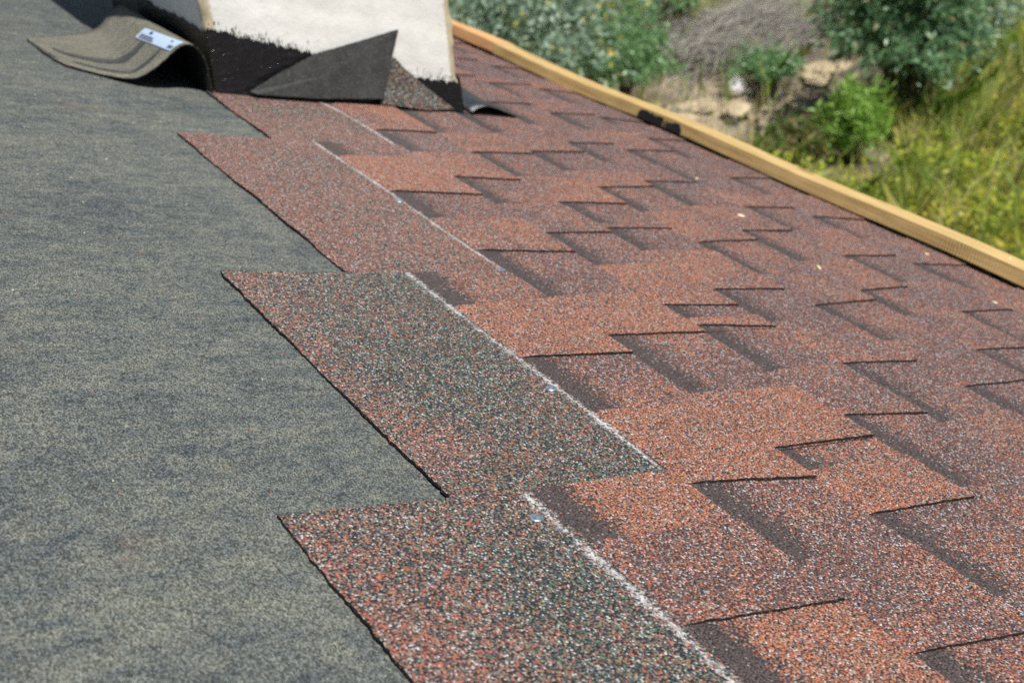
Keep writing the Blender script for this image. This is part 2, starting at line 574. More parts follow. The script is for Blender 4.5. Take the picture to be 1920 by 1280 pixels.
def steel_mat():
    g = NT('galvanised_steel')
    geo = g.n('ShaderNodeNewGeometry')
    n = g.noise(geo.outputs['Position'], 400.0, 3.0)
    g.bsdf.inputs['Metallic'].default_value = .85
    return g.set(g.ramp(n, [(.3, (.33, .42, .52)), (.7, (.50, .60, .70))]), g.rng(n, .3, .7, .32, .55), .5, g.bump(n, .2, .0005))
MAT_STEEL = steel_mat()

def nail(ci, k, u, w, tilt=0.0):
    vb = START[ci + 1]
    verts, faces = [], []
    seg = 18
    for (r, h) in ((0, .0017), (.0035, .0016), (.0052, .0012), (.0055, .0006), (.0052, -.0004)):
        for s in range(seg):
            a = 2 * math.pi * s / seg
            x, y = r * math.cos(a), r * math.sin(a)
            verts.append(W(u + x, vb + w + y, bottom(w) + TH + .0006 + h + tilt * y))
    for l in range(4):
        for s in range(seg):
            faces.append((l * seg + s, (l + 1) * seg + s, (l + 1) * seg + (s + 1) % seg, l * seg + (s + 1) % seg))
    mesh_obj('nail', verts, faces, [MAT_STEEL], None, SHINGLES[(ci, k)], smooth=True)

# ------------------------------------------------------------------ chimney
CU, CVL, CVR, CDEP, CH = .79, -.035, .430, .50, .95
def Cp(u, v, z):
    """point on the chimney: roof position plus plumb height z above the roof plane"""
    p = W(u, v, HD)
    return Vector((p.x, p.y, p.z + z))

def plaster_mat():
    g = NT('painted_plaster')
    uv = g.uv('uv'); loc = g.sep(g.uv('loc'))
    n1 = g.noise(uv, 14.0, 5.0, .6, '2D')
    n2 = g.noise(uv, 120.0, 4.0, .65, '2D')
    base = g.ramp(n1, [(.3, (.70, .71, .685)), (.5, (.755, .765, .74)), (.7, (.78, .79, .77))])
    # bare mortar showing along the arrises
    e = g.math('ADD', loc[0], g.math('MULTIPLY', g.math('SUBTRACT', n2, .5), .012))
    bare = g.rng(e, .013, .019, 1.0, 0.0, True)
    base = g.mix(bare, base, (.50, .44, .31))
    cr = g.noise(g.vmath('MULTIPLY', uv, (1.0, 3.5, 1.0)), 30.0, 6.0, .72, '2D')
    base = g.mix(g.rng(cr, .66, .70, 0, .4), base, (.42, .39, .31))
    stain = g.noise(g.vmath('MULTIPLY', uv, (3.0, .6, 1.0)), 8.0, 3.0, .6, '2D')
    base = g.mix(g.rng(stain, .64, .78, 0, .22, True), base, (.62, .57, .42))
    h = g.math('ADD', g.math('MULTIPLY', n2, .6), g.math('MULTIPLY', n1, 1.0))
    return g.set(base, .85, .25, g.bump(h, .38, .0022))
MAT_PLASTER = plaster_mat()

def tar_mat(name='brushed_tar', gloss=.13):
    g = NT(name)
    geo = g.n('ShaderNodeNewGeometry')
    st = g.n('ShaderNodeMapping')
    g.put(st.inputs['Vector'], geo.outputs['Position'])
    st.inputs['Scale'].default_value = (22.0, 90.0, 120.0)
    st.inputs['Rotation'].default_value = (0, .5, 0)
    n1 = g.noise(st.outputs[0], 1.0, 4.0, .65)
    n2 = g.noise(geo.outputs['Position'], 180.0, 3.0)
    h = g.math('ADD', n1, g.math('MULTIPLY', n2, .25))
    return g.set(g.ramp(n2, [(.35, (.004, .0045, .006)), (.75, (.010, .011, .014))]), g.rng(n2, .3, .7, gloss, gloss + .14), .6, g.bump(h, .9, .0042))
MAT_TAR = tar_mat()

chim = empty('chimney', Cp(CU, (CVL + CVR) / 2, 0))
tag(chim, 'white plastered chimney with brushed black tar around its foot', 'chimney')
inv = Matrix.Translation(-chim.location)
def chim_obj(name, verts, faces, mats, uvs=None, loc=None, smooth=False):
    o = mesh_obj(name, [inv @ v for v in verts], faces, mats, None, chim, uvs, loc, smooth)
    return o

def perimeter(grow=0.0):
    """(u, v) corners, front-left first, walking along the front"""
    return [(CU - grow, CVL - grow), (CU - grow, CVR + grow), (CU + CDEP + grow, CVR + grow), (CU + CDEP + grow, CVL - grow)]

def wall_grid(zs_fn, grow, ncols, nrows, rough=0.0, sides=(0, 1, 2, 3)):
    verts, faces, uvs, locs = [], [], [], []
    P = perimeter(grow)
    for s in sides:
        a, b = P[s], P[(s + 1) % 4]
        ln = math.hypot(b[0] - a[0], b[1] - a[1])
        base = len(verts)
        nc = max(6, int(ncols * ln / .465))
        for i in range(nc + 1):
            t = i / nc
            u = a[0] + (b[0] - a[0]) * t; v = a[1] + (b[1] - a[1]) * t
            z0, z1 = zs_fn(s, t, v)
            for j in range(nrows + 1):
                z = z0 + (z1 - z0) * j / nrows
                p = Cp(u, v, 0)
                p = Vector((p.x, p.y, p.z + z))
                d = min(t, 1 - t) * ln
                if rough:
                    o = rough * (math.sin(z * 61 + s) * .5 + math.sin(z * 143 + 2 * s) * .3 + random.uniform(-.35, .35))
                    fall = max(0.0, 1 - d / .02)
                    rd = .004 * fall * fall
                    nrm = [Vector((0, -1, 0)), Vector((1, 0, 0)), Vector((0, 1, 0)), Vector((-1, 0, 0))][s]
                    if 0 < i < nc:
                        p += nrm * (random.uniform(-.0006, .0006) + o * .25 - rd)
                    else:
                        # shared arris wanders inwards
                        k = .0035 + .002 * math.sin(z * 55 + (s + (1 if i else 0)) % 4 * 2.0) + .0015 * math.sin(z * 170)
                        cx = 1 if (v > (CVL + CVR) / 2) else -1
                        cy = 1 if (u > CU + CDEP / 2) else -1
                        p += Vector((-cx * k, -cy * k, 0))
                verts.append(p); uvs.append((s * 2 + t * ln, z)); locs.append((d, z))
        for i in range(nc):
            for j in range(nrows):
                q = base + i * (nrows + 1) + j
                faces.append((q, q + nrows + 1, q + nrows + 2, q + 1))
    return verts, faces, uvs, locs

def z_body(s, t, v):
    top = CH + (v - CVL) * SN * 0 + (v) * math.tan(PITCH) * CS
    return -.06, top
vts, fcs, uvs, locs = wall_grid(z_body, 0.0, 60, 110, .003)
# close the top
P = perimeter()
b0 = len(vts)
for (u, v) in P:
    z0, z1 = z_body(0, 0, v)
    vts.append(Cp(u, v, z1)); uvs.append((u, v)); locs.append((.1, 0))
fcs.append((b0, b0 + 1, b0 + 2, b0 + 3))
chim_obj('plaster_body', vts, fcs, [MAT_PLASTER], uvs, locs, True)

def tar_strip(name, side, grow, top_fn, ncol):
    """thick brushed tar over one face, ragged where the bristles ended"""
    P = perimeter(grow)
    a, b = P[side], P[(side + 1) % 4]
    verts, faces, uvs = [], [], []
    rows = 10
    drift = 0.0
    for i in range(ncol + 1):
        t = i / ncol
        u = a[0] + (b[0] - a[0]) * t; v = a[1] + (b[1] - a[1]) * t
        drift = drift * .85 + random.gauss(0, .0010)
        top = top_fn(t, v) + drift + random.choice((0, 0, random.uniform(-.004, .005), random.uniform(0, .003)))
        for j in range(rows + 1):
            f = j / rows
            p = Cp(u, v, -.01 + (top + .01) * f)
            nrm = [Vector((0, -1, 0)), Vector((1, 0, 0)), Vector((0, 1, 0)), Vector((-1, 0, 0))][side]
            p += nrm * (.0008 + .0022 * (1 - f) + random.uniform(0, .0003))
            verts.append(p); uvs.append((t, f))
    for i in range(ncol):
        for j in range(rows):
            q = i * (rows + 1) + j
            faces.append((q, q + rows + 1, q + rows + 2, q + 1))
    chim_obj(name, verts, faces, [MAT_TAR], uvs)

def tar_front(t, v):
    return float(np.interp(v, [-.06, .0, .118, .20, .287, .32, .414, .44], [.108, .106, .092, .078, .062, .068, .070, .066]))
tar_strip('tar_coat', 0, .0015, tar_front, 420)
tar_strip('tar_coat', 3, .0015, lambda t, v: .098 + .006 * math.sin(t * 9), 150)
tar_strip('tar_coat', 1, .0015, lambda t, v: .075 + .006 * math.sin(t * 9), 110)
tar_strip('tar_coat', 2, .0015, lambda t, v: .075 + .006 * math.sin(t * 9), 110)
# flecks of tar thrown off the brush above the band
fv, ff = [], []
for k in range(260):
    v = random.uniform(CVL + .005, CVR - .005)
    z = tar_front(0, v) + abs(random.gauss(0, .0065)) + .001
    r = random.uniform(.0004, .0012)
    c = Cp(CU, v, z) + Vector((0, -.0026, 0))
    b0 = len(fv)
    fv.append(c + Vector((0, -.0008, 0)))
    for s in range(6):
        a = s * math.pi / 3 + random.uniform(-.3, .3)
        fv.append(c + Vector((math.cos(a) * r * random.uniform(.6, 1.2), 0.0012, math.sin(a) * r * random.uniform(.8, 2.2))))
    for s in range(6):
        ff.append((b0, b0 + 1 + s, b0 + 1 + (s + 1) % 6))
tag(chim_obj('tar_flecks', fv, ff, [MAT_TAR]), kind='stuff')

# ------------------------------------------------------------------ loose sheets at the chimney
def back_mat(name, c0, c1, rough=.8, spec=.25):
    g = NT(name)
    geo = g.n('ShaderNodeNewGeometry')
    p = geo.outputs['Position']
    n1 = g.noise(p, 24.0, 5.0, .65)
    d, cc = g.voro(p, 900.0, '3D')
    c = g.ramp(n1, [(.35, c0), (.7, c1)])
    c = g.mix(g.math('MULTIPLY', g.math('GREATER_THAN', g.sep(cc)[0], .88), .5), c, (.16, .16, .15))
    return g.set(c, rough, spec, g.bump(d, .4, .0006))
MAT_BACK = back_mat('sanded_shingle_back', (.026, .028, .029), (.052, .054, .053))
MAT_ROLL = back_mat('smooth_bitumen_film', (.016, .019, .024), (.040, .046, .054), .34, .6)
MAT_INSIDE = back_mat('black_bitumen_underside', (.006, .006, .007), (.014, .014, .015), .8, .2)

def ruled(name, N, F, mat_top, mat_low, nseg, nacross, thick, label, cat, ripple=0.0, warp=None):
    """sheet between a near edge N and a far edge F (lists of (u, v, h)); thing of its own with a real thickness"""
    def curve(Pts, n):
        A = np.array(Pts, float)
        t = np.concatenate([[0], np.cumsum(np.linalg.norm(np.diff(A, axis=0), axis=1))]); t /= t[-1]
        s = np.linspace(0, 1, n)
        # Catmull-like smoothing: interpolate then average
        B = np.stack([np.interp(s, t, A[:, k]) for k in range(3)], 1)
        for _ in range(3):
            B[1:-1] = (B[:-2] + 2 * B[1:-1] + B[2:]) / 4
        return B
    a, b = curve(N, nseg), curve(F, nseg)
    root = Vector(W(*[float(x) for x in a[0]]))
    top, uvs = [], []
    for j in range(nacross + 1):
        f = j / nacross
        for i in range(nseg):
            p = a[i] * (1 - f) + b[i] * f
            h = p[2] + (ripple * math.sin(i * .9 + j * .4) if 0 < i < nseg - 1 else 0)
            e = 0.0
            if j in (0, nacross):
                e = random.uniform(-.0012, .0012)
            top.append(W(p[0] + e, p[1], h)); uvs.append((p[0] + 3, p[1] + p[2]))
    nt = len(top)
    nrm = [Vector((0, 0, 0)) for _ in range(nt)]
    faces = []
    for j in range(nacross):
        for i in range(nseg - 1):
            q = j * nseg + i
            fc = (q, q + 1, q + nseg + 1, q + nseg)
            faces.append(fc)
            n = (top[fc[1]] - top[fc[0]]).cross(top[fc[3]] - top[fc[0]])
            for x in fc:
                nrm[x] += n
    sgn = 1 if sum((n.z for n in nrm)) > 0 else -1
    if sgn < 0:
        faces = [f[::-1] for f in faces]
    low = [top[k] - nrm[k].normalized() * sgn * thick for k in range(nt)]
    fm = [0] * len(faces)
    nf = len(faces)
    for k in range(nf):
        faces.append(tuple(x + nt for x in faces[k][::-1])); fm.append(1)
    rim = [i for i in range(nseg)] + [(j + 1) * nseg + nseg - 1 for j in range(nacross)] + \
          [nacross * nseg + i for i in range(nseg - 2, -1, -1)] + [j * nseg for j in range(nacross - 1, 0, -1)]
    for k in range(len(rim)):
        x, y = rim[k], rim[(k + 1) % len(rim)]
        faces.append((x, x + nt, y + nt, y) if sgn > 0 else (y, y + nt, x + nt, x)); fm.append(1)
    verts = top + low
    o = mesh_obj(name, verts, faces, [mat_top, mat_low], fm, None, uvs + uvs, None, True)
    tag(o, label, cat)
    return o, a, b

MAT_STRIP = underlay_mat('strip_sand_warm', .22)
D = HD
Nn = [(1.05, -.262, D + .002), (.96, -.262, D + .003), (.885, -.250, D + .004), (.84, -.205, D + .004), (.80, -.168, D + .010), (.785, -.152, .018),
      (.78, -.133, .040), (.78, -.119, .060), (.78, -.101, .071), (.78, -.082, .066), (.78, -.064, .042), (.78, -.046, D - .001)]
Fn = [(1.06, -.262, D + .001), (1.08, -.240, D + .002), (1.10, -.205, D + .003), (1.13, -.167, D + .004), (1.15, -.137, D + .007), (1.15, -.120, .007),
      (1.15, -.111, .021), (1.15, -.103, .034), (1.15, -.093, .047), (1.15, -.083, .054), (1.15, -.071, .049), (1.15, -.061, .030), (1.15, -.052, D - .001)]
strip, sa, sb = ruled('curled_strip', Nn, Fn, MAT_STRIP, MAT_INSIDE, 64, 14, .0028,
                      'curled strip of sanded underlayment arching up beside the chimney foot', 'roofing strip')

# tar smears dragged along the strip
def on_strip(f, s, off=.0012):
    x = s * 63
    i = int(min(62, max(0, math.floor(x)))); r = x - i
    pa = sa[i] * (1 - r) + sa[i + 1] * r; pb = sb[i] * (1 - r) + sb[i + 1] * r
    p = pa * (1 - f) + pb * f
    q0 = sa[i] * (1 - f) + sb[i] * f; q1 = sa[i + 1] * (1 - f) + sb[i + 1] * f
    d1 = W(*q1) - W(*q0); d2 = W(*pb) - W(*pa)
    n = d1.cross(d2); n.normalize()
    if n.dot(Vector((-.5, -.3, 1))) < 0:
        n = -n
    return W(*p) + n * off
def smear(f0, s0, s1, wid, name='tar_smear', bow=0.0):
    verts, faces = [], []
    n = 40
    for i in range(n + 1):
        t = i / n
        s = s0 + (s1 - s0) * t
        wd = wid * (math.sin(math.pi * min(1, t * 1.04)) ** .5 + .05) * random.uniform(.75, 1.15)
        c = f0 + bow * math.sin(math.pi * t)
        verts.append(on_strip(max(.005, c - wd), s)); verts.append(on_strip(min(.99, c + wd), s))
    for i in range(n):
        faces.append((2 * i, 2 * i + 1, 2 * i + 3, 2 * i + 2))
    mesh_obj(name, verts, faces, [MAT_SMEAR], None, strip)
MAT_SMEAR = back_mat('thin_tar_smear', (.030, .034, .042), (.09, .09, .085), .6, .35)
smear(.36, .22, .74, .045, bow=-.06)
smear(.13, .36, .75, .020, bow=-.03)
smear(.05, .02, .28, .06)
# printed sticker on the strip
def sticker():
    g = NT('printed_sticker')
    uv = g.uv('uv')
    x, y = g.sep(uv)[0], g.sep(uv)[1]
    g.set((.42, .54, .70), .5, .3)
    return g.mat
MAT_LABEL = sticker()
g_ = NT('sticker_ink'); MAT_INK = g_.set((.10, .11, .15), .5, .3)
g_ = NT('sticker_blue'); MAT_BLUE = g_.set((.03, .05, .30), .5, .3)
def patch(name, f0, f1, s0, s1, mat, parent, off, n=10):
    """f from the near edge inwards, s along the arch; the sticker sits askew"""
    verts, faces = [], []
    for i in range(n + 1):
        for f in (f0, f1):
            verts.append(on_strip(f, s0 + (s1 - s0) * i / n - .11 * f, off))
    for i in range(n):
        faces.append((2 * i, 2 * i + 1, 2 * i + 3, 2 * i + 2))
    return mesh_obj(name, verts, faces, [mat], None, parent)
lab = patch('sticker', .012, .46, .727, .782, MAT_LABEL, strip, .0016, 12)
for (f0, f1, s0, s1, mt) in ((.25, .43, .734, .741, MAT_INK), (.27, .43, .746, .752, MAT_INK), (.33, .36, .764, .775, MAT_BLUE),
                             (.022, .026, .734, .748, MAT_INK), (.032, .042, .734, .748, MAT_INK), (.048, .054, .734, .748, MAT_INK), (.06, .07, .734, .748, MAT_INK),
                             (.08, .10, .762, .769, MAT_INK)):
    patch('print', f0, f1, s0, s1, mt, strip, .0026, 3)

def flat_sheet(name, pts, depth_dir, thick, mats, label, cat, sub=1, bulge=0.0):
    """a cut piece of sheet: outline points (u, v, h), front face mats[0], back and edges mats[1]"""
    pw = [W(*p) for p in pts]
    # ragged cut outline
    outl = []
    for k in range(len(pw)):
        a, b = pw[k], pw[(k + 1) % len(pw)]
        n = max(2, int((b - a).length / .006))
        for i in range(n):
            p = a.lerp(b, i / n)
            if i:
                p = p + Vector((random.uniform(-1, 1), 0, random.uniform(-1, 1))) * .0005
            outl.append(p)
    n = len(outl)
    cen = sum(outl, Vector()) / n
    rings = 6
    verts = []
    for side in (0, 1):
        for r in range(rings + 1):
            f = 1 - r / rings
            for p in outl:
                q = cen + (p - cen) * f
                q = q + depth_dir * (thick * side) - depth_dir * bulge * (1 - f * f)
                verts.append(q)
    faces, fm = [], []
    off = (rings + 1) * n
    for side in (0, 1):
        for r in range(rings):
            for k in range(n):
                a = side * off + r * n + k; b = side * off + r * n + (k + 1) % n
                faces.append((a, b, b + n, a + n) if side else (a + n, b + n, b, a)); fm.append(side)
    for k in range(n):
        faces.append((k, (k + 1) % n, off + (k + 1) % n, off + k)); fm.append(1)
    uvs = [(p.x * 1.0, p.z) for p in verts]
    o = mesh_obj(name, verts, faces, mats, fm, None, uvs, [(p.x, -.25) for p in verts])
    return tag(o, label, cat)

yb = Vector((0, 1, 0))
flat_sheet('loose_flap', [(.777, .012, .005), (.768, .022, .003), (.764, .131, .007), (.764, .248, .017), (.771, .254, .057), (.776, .256, .092), (.780, .26, .132), (.780, .188, .103), (.780, .116, .075), (.779, .064, .042)],
           yb, .003, [MAT_BACK, MAT_EDGE], 'dark grey triangular shingle offcut leaning back side out against the chimney', 'shingle offcut', bulge=.0015)
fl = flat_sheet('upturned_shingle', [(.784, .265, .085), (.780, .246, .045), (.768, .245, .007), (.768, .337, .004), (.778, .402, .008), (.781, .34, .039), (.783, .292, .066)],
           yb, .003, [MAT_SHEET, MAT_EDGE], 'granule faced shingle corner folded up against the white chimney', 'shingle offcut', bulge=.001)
fl.color = (.12, .12, 1.4, 1)

Nt = [(.778, .440, .004), (.778, .448, .013), (.778, .466, .0195), (.778, .490, .0175), (.778, .515, .011), (.780, .545, .0045)]
Ft = [(1.02, .420, .030), (1.02, .436, .040), (1.02, .458, .040), (1.02, .485, .030), (1.02, .51, .016), (1.02, .538, .0045)]
ruled('rolled_film', Nt, Ft, MAT_ROLL, MAT_INSIDE, 30, 10, .0012, 'glossy black bitumen film curling out at the chimney corner', 'roofing strip')

nail(0, 0, -.492, -.1665, .1)
nail(1, 0, -.292, -.147, .15)
nail(2, 0, .252, -.1515, .1)
nail(2, 0, .008, -.150, .1)

# ------------------------------------------------------------------ battens along the eave
MAT_PINE = wood_mat('sawn_pine', (.42, .285, .115), (.58, .415, .18))
MAT_PINE2 = wood_mat('orange_pine', (.56, .29, .11), (.70, .41, .19))
def batten(name, ua, ub, h0, hgt, wid, mat, label, dv=0.0):
    n = int(abs(ub - ua) / .03) + 2
    us = np.linspace(ua, ub, n)
    org = W(ua, .93, 0)
    verts, faces = [], []
    sec = [(0, 0), (0, hgt - .0015), (.0015, hgt), (wid - .0015, hgt), (wid, hgt - .0015), (wid, 0)]
    for u in us:
        v0 = .931 - .026 * (u + .07) + dv + .0015 * math.sin(u * 3.1)
        hh = h0 + .0024 * math.sin(u * 9.0 + 1.0) + .0014 * math.sin(u * 4.1)
        for (dv_, dh) in sec:
            verts.append(W(u, v0 + dv_ + random.uniform(-.0003, .0003), hh + dh + random.uniform(-.0003, .0003)) - org)
    k = len(sec)
    for i in range(n - 1):
        for s in range(k):
            a, b = i * k + s, i * k + (s + 1) % k
            faces.append((a, b, b + k, a + k))
    faces.append(tuple(range(k))[::-1]); faces.append(tuple((n - 1) * k + s for s in range(k)))
    o = mesh_obj(name, verts, faces, [mat])
    o.location = org
    return tag(o, label, 'batten', 'battens along the eave')
bt = batten('wooden_batten', 1.408, -1.6, .0075, .0245, .056, MAT_PINE, 'long yellow sawn pine batten along the eave with a black tar smear')
batten('wooden_batten', 3.15, 1.413, .0080, .0245, .056, MAT_PINE2, 'orange pine batten end butting the yellow one behind the chimney', .004)
# tar daubed on its face
vts, fcs = [], []
nn = 60
for i in range(nn + 1):
    u = .735 + .135 * i / nn
    v0 = .931 - .026 * (u + .07) + .0015 * math.sin(u * 3.1) - .0010
    edge = min(1, min(i, nn - i) / 4)
    lo = .0075 + .001 + random.uniform(0, .002)
    hi = .0075 + .0215 * (.55 + .45 * edge) - abs(random.gauss(0, .0022)) - (.007 if 16 < i < 24 and i % 2 else 0)
    vts += [W(u, v0, lo) - bt.location, W(u, v0 - random.uniform(0, .0006), hi) - bt.location]
for i in range(nn):
    if 18 < i < 26 and i % 3 == 0:
        continue
    fcs.append((2 * i, 2 * i + 2, 2 * i + 3, 2 * i + 1))
mesh_obj('tar_smear', vts, fcs, [tar_mat('dull_tar', .5)], None, bt)

# ------------------------------------------------------------------ chips lying about
g_ = NT('pale_chip'); MAT_CHIP = g_.set((.72, .62, .40), .7, .2)
def chip(u, v, h, size, label):
    verts, faces = [], []
    ang = random.uniform(0, 3.1)
    out = []
    for s in range(7):
        a = s * 2 * math.pi / 7
        r = size * random.uniform(.5, 1.0)
        x, y = math.cos(a) * r * 1.6, math.sin(a) * r * .7
        out.append((x * math.cos(ang) - y * math.sin(ang), x * math.sin(ang) + y * math.cos(ang)))
    org = W(u, v, h)
    for hh, k in ((0.0, 1.0), (.0018, .85)):
        for (x, y) in out:
            verts.append(W(u + x * k, v + y * k, h + hh + .25 * x * (hh > 0)) - org)
    for s in range(7):
        faces.append((s, (s + 1) % 7, 7 + (s + 1) % 7, 7 + s))
    faces.append(tuple(range(7, 14))); faces.append(tuple(range(7))[::-1])
    o = mesh_obj('wood_chip', verts, faces, [MAT_CHIP])
    o.location = org
    tag(o, label, 'wood chip', 'wood chips lying on the roof')
CHIPS = [(.243, .617, .002, .0065, 'largest pale wood chip, on the shingles midway to the batten'),
         (.020, .558, .002, .0045, 'small pale chip on an orange tab in the middle of the shingles'),
         (-.118, .790, .003, .005, 'pale chip sitting on a black tab edge beside the photo margin'),
         (.085, .885, .003, .003, 'tiny pale chip at the shadow gap under the yellow batten'),
         (1.130, -.152, HD + .001, .006, 'cream chip on the grey underlayment behind the curled strip'),
         (.445, .700, .002, .0028, 'tiny pale chip on far red shingles near the tarred batten')]
for c in CHIPS:
    chip(*c)
org = W(-.01, .985, .033)
chip(-.012, .958, .0325, .004, 'pale chip lying on top of the yellow batten')

# ------------------------------------------------------------------ house below and ground
GZ = -3.3
def wall_plain():
    g = NT('house_render')
    geo = g.n('ShaderNodeNewGeometry')
    n = g.noise(geo.outputs['Position'], 5.0, 5.0)
    return g.set(g.ramp(n, [(.3, (.55, .52, .45)), (.7, (.66, .63, .56))]), .9, .2, g.bump(n, .4, .01))
ev = W(0, V1 - .35, HD - .03)
xa, xb = rx.x - 2.4, ev.x
za, zb = -.02 + W(0, V1 - .35, HD - .03).z, 0
pts = [Vector((xa, U0 + .3, GZ - .2)), Vector((xa, U1 - .3, GZ - .2)), Vector((xb, U1 - .3, GZ - .2)), Vector((xb, U0 + .3, GZ - .2)),
       Vector((xa, U0 + .3, za - .25)), Vector((xa, U1 - .3, za - .25)), Vector((xb, U1 - .3, za)), Vector((xb, U0 + .3, za))]
hw = box('house_wall', pts, wall_plain())
tag(hw, 'plain rendered house wall under the roof', 'wall', None, 'structure')

def sand_zone(x, y):
    """1 on the bare sandy bank, 0 in the grass"""
    dx, dy = x - 6.35, y - 6.45
    a = math.radians(38)
    p, q = dx * math.cos(a) + dy * math.sin(a), -dx * math.sin(a) + dy * math.cos(a)
    r = (p / 2.3) ** 2 + (q / 1.15) ** 2
    k = 1.0 if r < 1 else max(0.0, 1 - (r - 1) * 1.5)
    return k * min(1.0, max(0.0, (y - 5.25 - .25 * math.sin(x * 4)) / .35))

def ground_mat():
    g = NT('sandy_soil')
    geo = g.n('ShaderNodeNewGeometry')
    p = geo.outputs['Position']
    n1 = g.noise(p, 1.6, 6.0, .65)
    n2 = g.noise(p, 9.0, 6.0, .7)
    s = g.math('ADD', g.math('MULTIPLY', n1, .45), g.math('MULTIPLY', n2, .55))
    c = g.ramp(s, [(.40, (.10, .085, .07)), (.49, (.21, .175, .13)), (.56, (.40, .325, .22)), (.68, (.54, .45, .31))])
    x, y = g.sep(p)[0], g.sep(p)[1]
    # grass covered soil away from the bank
    d = g.vmath('LENGTH', g.vmath('MULTIPLY', g.vmath('SUBTRACT', p, (6.35, 6.45, GZ)), (.55, .55, 0.0)))
    d = g.math('ADD', d, g.math('MULTIPLY', g.math('SUBTRACT', n1, .5), .9))
    green = g.ramp(n2, [(.3, (.050, .062, .016)), (.5, (.115, .125, .024)), (.7, (.19, .165, .05))])
    c = g.mix(g.rng(d, .85, 1.15, 0, 1, True), c, green)
    return g.set(c, .95, .1, g.bump(s, .9, .08))
gx = np.concatenate([[-600, -200, -60, -20], np.linspace(-6, 16, 90), [20, 60, 200, 600]])
gy = np.concatenate([[-600, -200, -60, -20], np.linspace(-6, 18, 96), [24, 60, 200, 600]])
gv, gf = [], []
for x in gx:
    for y in gy:
        z = GZ
        if -6 < x < 17 and -6 < y < 19:
            z += .05 * math.sin(x * 1.9 + y) + .04 * math.sin(y * 3.1 - x * 1.3) + (random.uniform(-.035, .035) if sand_zone(x, y) > 0 else 0)
        gv.append((x, y, z))
ny = len(gy)
for i in range(len(gx) - 1):
    for j in range(ny - 1):
        a = i * ny + j
        gf.append((a, a + ny, a + ny + 1, a + 1))
gr = mesh_obj('ground', gv, gf, [ground_mat()], smooth=True)
tag(gr, 'bare sandy bank and weedy soil below the roof', 'ground', None, 'structure')

# ------------------------------------------------------------------ vegetation
def leaf_mat(name, stops, rough=.55, trans=.35, patchy=0.0):
    g = NT(name)
    geo = g.n('ShaderNodeNewGeometry')
    f = geo.outputs['Random Per Island']
    if patchy:
        p = g.rng(g.noise(geo.outputs['Position'], 2.2, 4.0, .65), .36, .64)
        f = g.math('ADD', g.math('MULTIPLY', f, 1 - patchy), g.math('MULTIPLY', p, patchy))
    c = g.ramp(f, stops)
    g.set(c, rough * .75, .5)
    tr = g.n('ShaderNodeBsdfTranslucent')
    g.put(tr.inputs['Color'], c)
    mx = g.n('ShaderNodeMixShader')
    mx.inputs[0].default_value = trans
    g.t.links.new(g.bsdf.outputs[0], mx.inputs[1])
    g.t.links.new(tr.outputs[0], mx.inputs[2])
    g.t.links.new(mx.outputs[0], g.out.inputs[0])
    return g.mat

LEAF_BLUE = leaf_mat('silvery_leaf', [(0, (.17, .28, .20)), (.45, (.30, .42, .32)), (.8, (.44, .55, .45)), (.93, (.50, .58, .42)), (.945, (.70, .62, .16)), (1, (.74, .64, .18))])
LEAF_GREEN = leaf_mat('green_leaf', [(0, (.11, .25, .10)), (.5, (.20, .37, .16)), (1, (.32, .48, .24))])
LEAF_DARK = leaf_mat('dark_leaf', [(0, (.08, .18, .085)), (.5, (.16, .31, .15)), (.86, (.27, .43, .25)), (.93, (.36, .47, .30)), (1, (.56, .44, .20))])
LEAF_WEED = leaf_mat('bright_weed_leaf', [(0, (.14, .30, .04)), (.5, (.27, .48, .08)), (1, (.42, .60, .16))])
LEAF_RUST = leaf_mat('rusty_weed_leaf', [(0, (.08, .15, .04)), (.4, (.15, .25, .05)), (.68, (.22, .20, .08)), (.82, (.24, .11, .13)), (1, (.45, .36, .06))])
GRASS = leaf_mat('grass_blade', [(0, (.18, .30, .05)), (.35, (.36, .46, .08)), (.65, (.54, .55, .13)), (.85, (.66, .57, .22)), (1, (.76, .64, .34))], .45, .45, .5)
STRAW = leaf_mat('tuft_blade', [(0, (.22, .40, .08)), (.4, (.38, .52, .13)), (.6, (.56, .54, .20)), (1, (.78, .66, .38))], .5, .45, .45)
MOSS = leaf_mat('low_yellow_herb', [(0, (.18, .29, .03)), (.3, (.33, .43, .05)), (.55, (.50, .52, .06)), (.8, (.60, .53, .09)), (1, (.50, .34, .08))], .7, .4, .6)
TWIG = leaf_mat('dry_twig', [(0, (.15, .135, .12)), (.5, (.30, .28, .255)), (1, (.50, .47, .43))], .85, .0)
BARK = back_mat('shrub_bark', (.06, .045, .03), (.13, .10, .07), .9, .1)

def unit(n):
    v = rng.normal(size=(n, 3))
    return v / np.linalg.norm(v, axis=1)[:, None]

